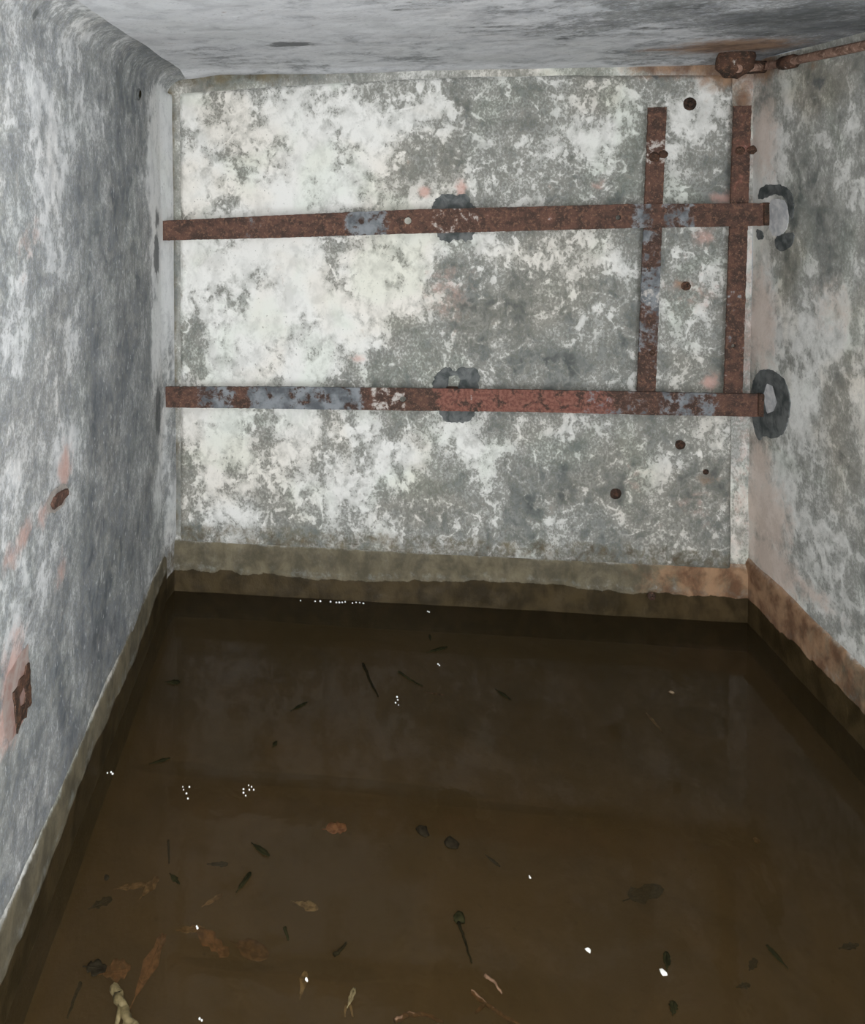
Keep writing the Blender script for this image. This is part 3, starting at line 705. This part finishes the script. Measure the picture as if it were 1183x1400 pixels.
# ------------------------------------------------------------------ conduit and junction box, top right
root = empty('conduit_pipe', Rw(1080, 85, .02)); tag(root, 'thin rusty conduit with a round junction box at the top right corner', 'pipe')
jb = B(1008, 94, .24)
box = lump('junction_box', M_RUSTD, B(1006, 82, .22), (.060, .056, .05), (.05, -1, -.15), seed=8, seg=20, amp=.06, hollow=.25, paint=(0, 0, .08)); on_root(box, root)
pth = [jb, Rw(1040, 91.5, .022)]
for a, b in ((1056, 89), (1080, 84), (1130, 73.5), (1183, 62)): pth.append(Rw(a, b, .018))
d_ = pth[-1]-pth[-2]
pth.append(pth[-1]+d_*1.2); pth.append(np.array([XR-.018, YN+.05, pth[-1][2]]))
on_root(tube('pipe', M_PIPE, pth, [.0140]*len(pth), seg=12, jit=.05, seed=3), root)
c0 = Rw(1078, 85, .018); cd = (pth[4]-pth[3])/np.linalg.norm(pth[4]-pth[3])
on_root(tube('coupling', M_RUSTD, [c0-cd*.035, c0-cd*.03, c0+cd*.03, c0+cd*.035], [.017, .022, .022, .017], seg=12, jit=.05, seed=4), root)
on_root(tube('bushing', M_RUSTD, [pth[1]-np.array([.05, 0, 0]), pth[1]+np.array([.012, -.004, 0])], [.023, .021], seg=12, jit=.06, seed=9), root)

# ------------------------------------------------------------------ things in the water
def twig(pts, r_, label, mat=M_TWIGD, z=.002, name='twig', cat='twig', taper=.5, fork=None):
    P = [W(a, b, z) for a, b in pts]; root = empty(name, P[0]); tag(root, label, cat)
    # resample with a little wander
    Q = []
    for a, b in zip(P[:-1], P[1:]):
        for k in range(5):
            t = k/5; Q.append(a+(b-a)*t+np.array([rnd.uniform(-1, 1), rnd.uniform(-1, 1), 0])*r_*.35)
    Q.append(P[-1]); n_ = len(Q)
    on_root(tube('stem', mat, Q, [r_*(1-(1-taper)*k/(n_-1)) for k in range(n_)], jit=.15, seed=int(pts[0][0])), root)
    if fork:
        F_ = [W(a, b, z) for a, b in fork]
        on_root(tube('side_twig', mat, F_, [r_*.7, r_*.4][:len(F_)] if len(F_) == 2 else [r_*.7]*len(F_), jit=.15, seed=int(fork[0][0])), root)
    return root
def leaf(px, py, ln, wd, ang, label, mat=M_LEAFD, z=.0015, curl=.25, name='leaf', cat='leaf', seed=0):
    c = W(px, py, z); rr = random.Random(seed*31+int(px)); root = empty(name, c); tag(root, label, cat)
    wd *= .8; n_ = 9; V = []; F = []; ca, sa = math.cos(ang), math.sin(ang)
    for k in range(n_):
        t = k/(n_-1); w_ = wd*math.sin(math.pi*min(1, t*.86+.07))**.7*(1+rr.uniform(-.42, .30))
        for s in (-1, -.5, 0, .5, 1):
            x = (t-.5)*ln; y = s*w_*.5; h = curl*.22*wd*(s*s) + .05*curl*ln*(t-.5)**2*2 + rr.uniform(0, .03)*wd
            V.append((c[0]+x*ca-y*sa, c[1]+x*sa+y*ca, z+h))
    for k in range(n_-1):
        for s in range(4): F.append((k*5+s, k*5+s+1, k*5+s+6, k*5+s+5))
    me = bpy.data.meshes.new('blade'); me.from_pydata(V, [], F); me.update(); me.polygons.foreach_set('use_smooth', np.ones(len(F), bool))
    o = on_root(link('blade', me, mat), root); sd = o.modifiers.new('solid', 'SOLIDIFY'); sd.thickness = .0012; sd.offset = 0
    a = np.array([c[0]-ln*.72*ca, c[1]-ln*.72*sa, z+.001]); b = np.array([c[0]+ln*.3*ca, c[1]+ln*.3*sa, z+.0015])
    on_root(tube('stalk', mat, [a, b], [.0012, .0008], seg=6), root)
    return root
def chip(px, py, s, label, mat=M_CHIP, z=0.0, name='chip', cat='chip', seed=0, flat=.6, ax=1.0):
    c = W(px, py, z); o = lump(name, mat, c, (s, s*ax, s*flat), (0, 0, 1), seed=seed+int(px), seg=9, amp=.3, dome=1)
    tag(o, label, cat); return o
def foam(pts, label, s=.0035):
    s *= .75
    c = W(*pts[0], 0); root = empty('foam_glint_beads', c); tag(root, label, 'foam')
    for k, (a, b) in enumerate(pts):
        on_root(lump('bead', M_FOAM_GLINT, W(a, b, .0), (s*rnd.uniform(.6, 1.2),)*2+(s*rnd.uniform(.8, 1.2),), (0, 0, 1), seed=k, seg=10, amp=.03, dome=1), root)

# floating
twig([(497, 908), (507, 932), (517, 952)], .0050, 'straight black twig floating left of centre in the far water')
twig([(545, 918), (562, 930), (578, 938)], .0035, 'curved thin olive twig floating right of the straight black one', M_LEAFD)
leaf(597, 949, .05, .012, -.1, 'narrow brown leaf lying at the end of the curved thin twig', M_TWIGB, -.004)
leaf(600, 888, .07, .018, .5, 'curled black leaf floating nearest the middle of the back wall')
leaf(588, 871, .030, .012, 1.5, 'tiny dark leaf fragment just behind the curled black leaf', M_LEAFD)
leaf(411, 965, .055, .014, .75, 'bow-shaped dark leaf floating left of the straight black twig')
leaf(690, 951, .05, .014, -.9, 'single dark leaf floating right of centre in the far water')
leaf(238, 933, .040, .030, .1, 'dark oval leaf floating close to the left wall', M_LEAFD, .002, .1)
leaf(221, 1040, .05, .014, .5, 'slim dark leaf near the left wall, below the dark oval one')
leaf(376, 1017, .025, .014, 1.2, 'small dark leaf speck floating in the left middle of the water')
chip(578, 1136, .014, 'small black clinker lump just left of a slightly larger one', M_STONE, 0, 'clinker', 'lump')
chip(616, 1154, .016, 'larger black clinker lump in the middle of the water', M_STONE, 0, 'clinker', 'lump', 2)
leaf(460, 1133, .05, .040, .2, 'orange-pink leaf with a dark underside left of the clinker lumps', M_PINKC, -.007)
twig([(628, 1262), (634, 1280), (645, 1316)], .0038, 'dark stalk trailing from a round seed head')
chip(627, 1256, .013, 'round dark seed head at the top of the dark stalk', M_LEAFD, 0, 'seed_head', 'seed head', 0, .7)
twig([(458, 1306), (466, 1298), (474, 1289)], .0040, 'short black twig lying aslant right of the pale v-shaped leaf')
twig([(645, 1356), (664, 1372), (690, 1390), (716, 1404)], .0050, 'long brown branch leaving the frame at the bottom middle', M_TWIGB, -.004, fork=[(664, 1372), (650, 1385)])
twig([(664, 1334), (676, 1342), (686, 1358)], .0036, 'short pale brown twig above the long brown branch', M_TWIGB)
twig([(540, 1396), (560, 1387), (585, 1388), (606, 1398)], .0050, 'arched reddish twig at the bottom edge left of the long brown branch', M_TWIGB, -.004)
leaf(420, 1239, .05, .026, -.2, 'pale v-shaped leaf floating left of centre', M_LEAFP, -.007)
leaf(415, 1344, .045, .020, 1.4, 'mottled dark and white leaf near the bottom, left of centre', M_LEAFP, -.007)
leaf(481, 1362, .035, .014, 1.2, 'yellowish leaf tip near the bottom, beside two thin stalks', M_STRAW, .001)
twig([(473, 1376), (472, 1390)], .003, 'left of two thin pale stalks near the bottom edge', M_LEAFP, -.004)
twig([(479, 1374), (483, 1390)], .003, 'right of two thin pale stalks near the bottom edge', M_LEAFP, -.004)
leaf(206, 1318, .13, .034, 1.35, 'long russet leaf standing upright in view near the bottom left', M_LEAFR, -.007)
leaf(291, 1290, .085, .042, -.6, 'broad russet leaf right of the long russet one', M_LEAFR, -.007)
leaf(160, 1328, .055, .050, .3, 'crumpled russet leaf just above the straw reed', M_LEAFR, -.007)
twig([(158, 1350), (164, 1368), (170, 1386), (184, 1404)], .010, 'thick straw coloured reed sticking up at the bottom left edge', M_STRAW, .002, 'reed', 'reed', .9, fork=[(166, 1372), (160, 1400)])
leaf(132, 1324, .040, .038, .0, 'round blackish leaf left of the crumpled russet leaf', M_STONE, .002, .15)
twig([(110, 1345), (100, 1370), (92, 1392)], .004, 'faint dark stalk running down from the round blackish leaf', M_LEAFD, -.006)
leaf(182, 1212, .06, .022, .3, 'small tan leaf, left one of a pair at the left middle', M_CHIPB, -.007)
leaf(206, 1212, .055, .026, 1.1, 'small tan leaf, right one of a pair at the left middle', M_CHIPB, -.007)
leaf(264, 1271, .05, .024, .2, 'tan leaf crumb beside a white speck above the broad russet leaf', M_CHIPB, -.007)
leaf(345, 1300, .07, .050, -.3, 'ragged dark brown leaf right of the broad russet leaf', M_TWIGB, -.012)
leaf(358, 1163, .045, .022, -.6, 'crumpled black leaf at the left middle, topmost of three', M_LEAFD)
leaf(335, 1204, .05, .016, 1.1, 'narrow black leaf at the left middle, below the crumpled one')
leaf(300, 1182, .04, .018, .1, 'dark leaf scrap left of the narrow black leaf', M_LEAFD, -.003)
leaf(293, 1230, .045, .014, .7, 'thin tan leaf above the tan leaf crumb', M_CHIPB, -.007)
twig([(230, 1150), (231, 1180)], .003, 'upright dark stalk in the left middle of the water', M_LEAFD, -.004)
twig([(390, 1268), (394, 1285)], .004, 'short dark stalk right of the ragged brown leaf', M_LEAFD, 0)
leaf(240, 1203, .03, .016, -.7, 'little dark leaf between the tan pair and the thin tan leaf', M_LEAFD, 0)
chip(145, 1200, .006, 'lone dark grain near the left wall kerb', M_STONE, 0, 'grain', 'grain')
leaf(140, 1235, .045, .026, .6, 'faint olive leaf near the left kerb above the round blackish leaf', M_LEAFD, -.02)
# right half
chip(918, 948, .009, 'buff crumb in the dark water at the far right', M_CHIPB, -.004, 'crumb', 'crumb', 1)
leaf(893, 986, .07, .012, 1.75, 'thin buff sliver below the buff crumb on the right', M_CHIPB, -.007)
chip(1035, 1150, .008, 'buff crumb alone in the right half of the water', M_CHIPB, -.006, 'crumb', 'crumb', 2)
chip(804.5, 1299, .0055, 'white chip at the bottom, left one of two', M_CHIP, 0, 'chip', 'chip', 3, .5)
chip(907, 1330, .0065, 'white chip at the bottom, right one of two', M_CHIP, 0, 'chip', 'chip', 4, .5)
leaf(912, 1312, .035, .018, 1.2, 'dark leaf just behind the right white chip', M_LEAFD)
leaf(1060, 1305, .04, .014, 1.9, 'upright dark leaf at the bottom right', M_LEAFD)
leaf(1030, 1318, .030, .016, .8, 'dark leaf scrap left of the upright dark leaf', M_LEAFD, -.004)
leaf(921, 1377, .025, .018, 1.1, 'dark leaf at the bottom edge below the right white chip', M_LEAFD)
leaf(884, 1222, .09, .05, .4, 'loose dark clump of rotten leaf in the right middle', M_LEAFD, -.035)
leaf(675, 1178, .035, .012, -.8, 'faint dark leaf right of the larger clinker lump', M_LEAFD, -.012)
leaf(1018, 1348, .025, .014, .3, 'small dark leaf near the bottom right, left of the frame edge', M_LEAFD, -.003)
leaf(1163, 1294, .04, .016, .3, 'dark leaf at the right edge of the water', M_LEAFD, -.006)
# foam and glints
foam([(147, 1057), (152, 1056), (154, 1058)], 'tiny white foam fleck beside the left kerb')
foam([(250, 1076), (259, 1076), (255, 1085), (257, 1092), (251, 1080)], 'left of two foam clusters in the left middle of the water', .003)
foam([(333, 1079), (340, 1074), (347, 1080), (336, 1088), (341, 1080), (344, 1076), (333, 1084)], 'right of two foam clusters in the left middle of the water', .0032)
foam([(543, 953), (541, 961), (545, 964), (544, 957)], 'foam fleck just right of the straight black twig', .0032)
foam([(599, 908), (601, 910)], 'foam fleck in front of the curled black leaf', .0036)
foam([(x, 821+(x-410)*.045+rnd.uniform(-.7, .7)) for x in (411, 431, 438, 452, 460, 464, 468, 472, 482, 487, 492, 497)], 'line of white beads standing in for torch glints along the foot of the back wall', .0046)  # white beads put in for torch glints on the wet edge
foam([(585, 836), (587, 837)], 'pair of bubbles on the back waterline, right of the glint line', .0035)
foam([(269, 1267), (270, 1269)], 'white speck of foam beside the tan leaf crumb', .0035)
foam([(420, 1341), (419, 1339)], 'white speck of foam on the mottled leaf', .0035)
foam([(724, 1198), (725, 1200)], 'white speck of foam alone right of the clinker lumps', .0028)
foam([(273, 1393), (276, 1395)], 'white speck of foam at the bottom left edge', .003)
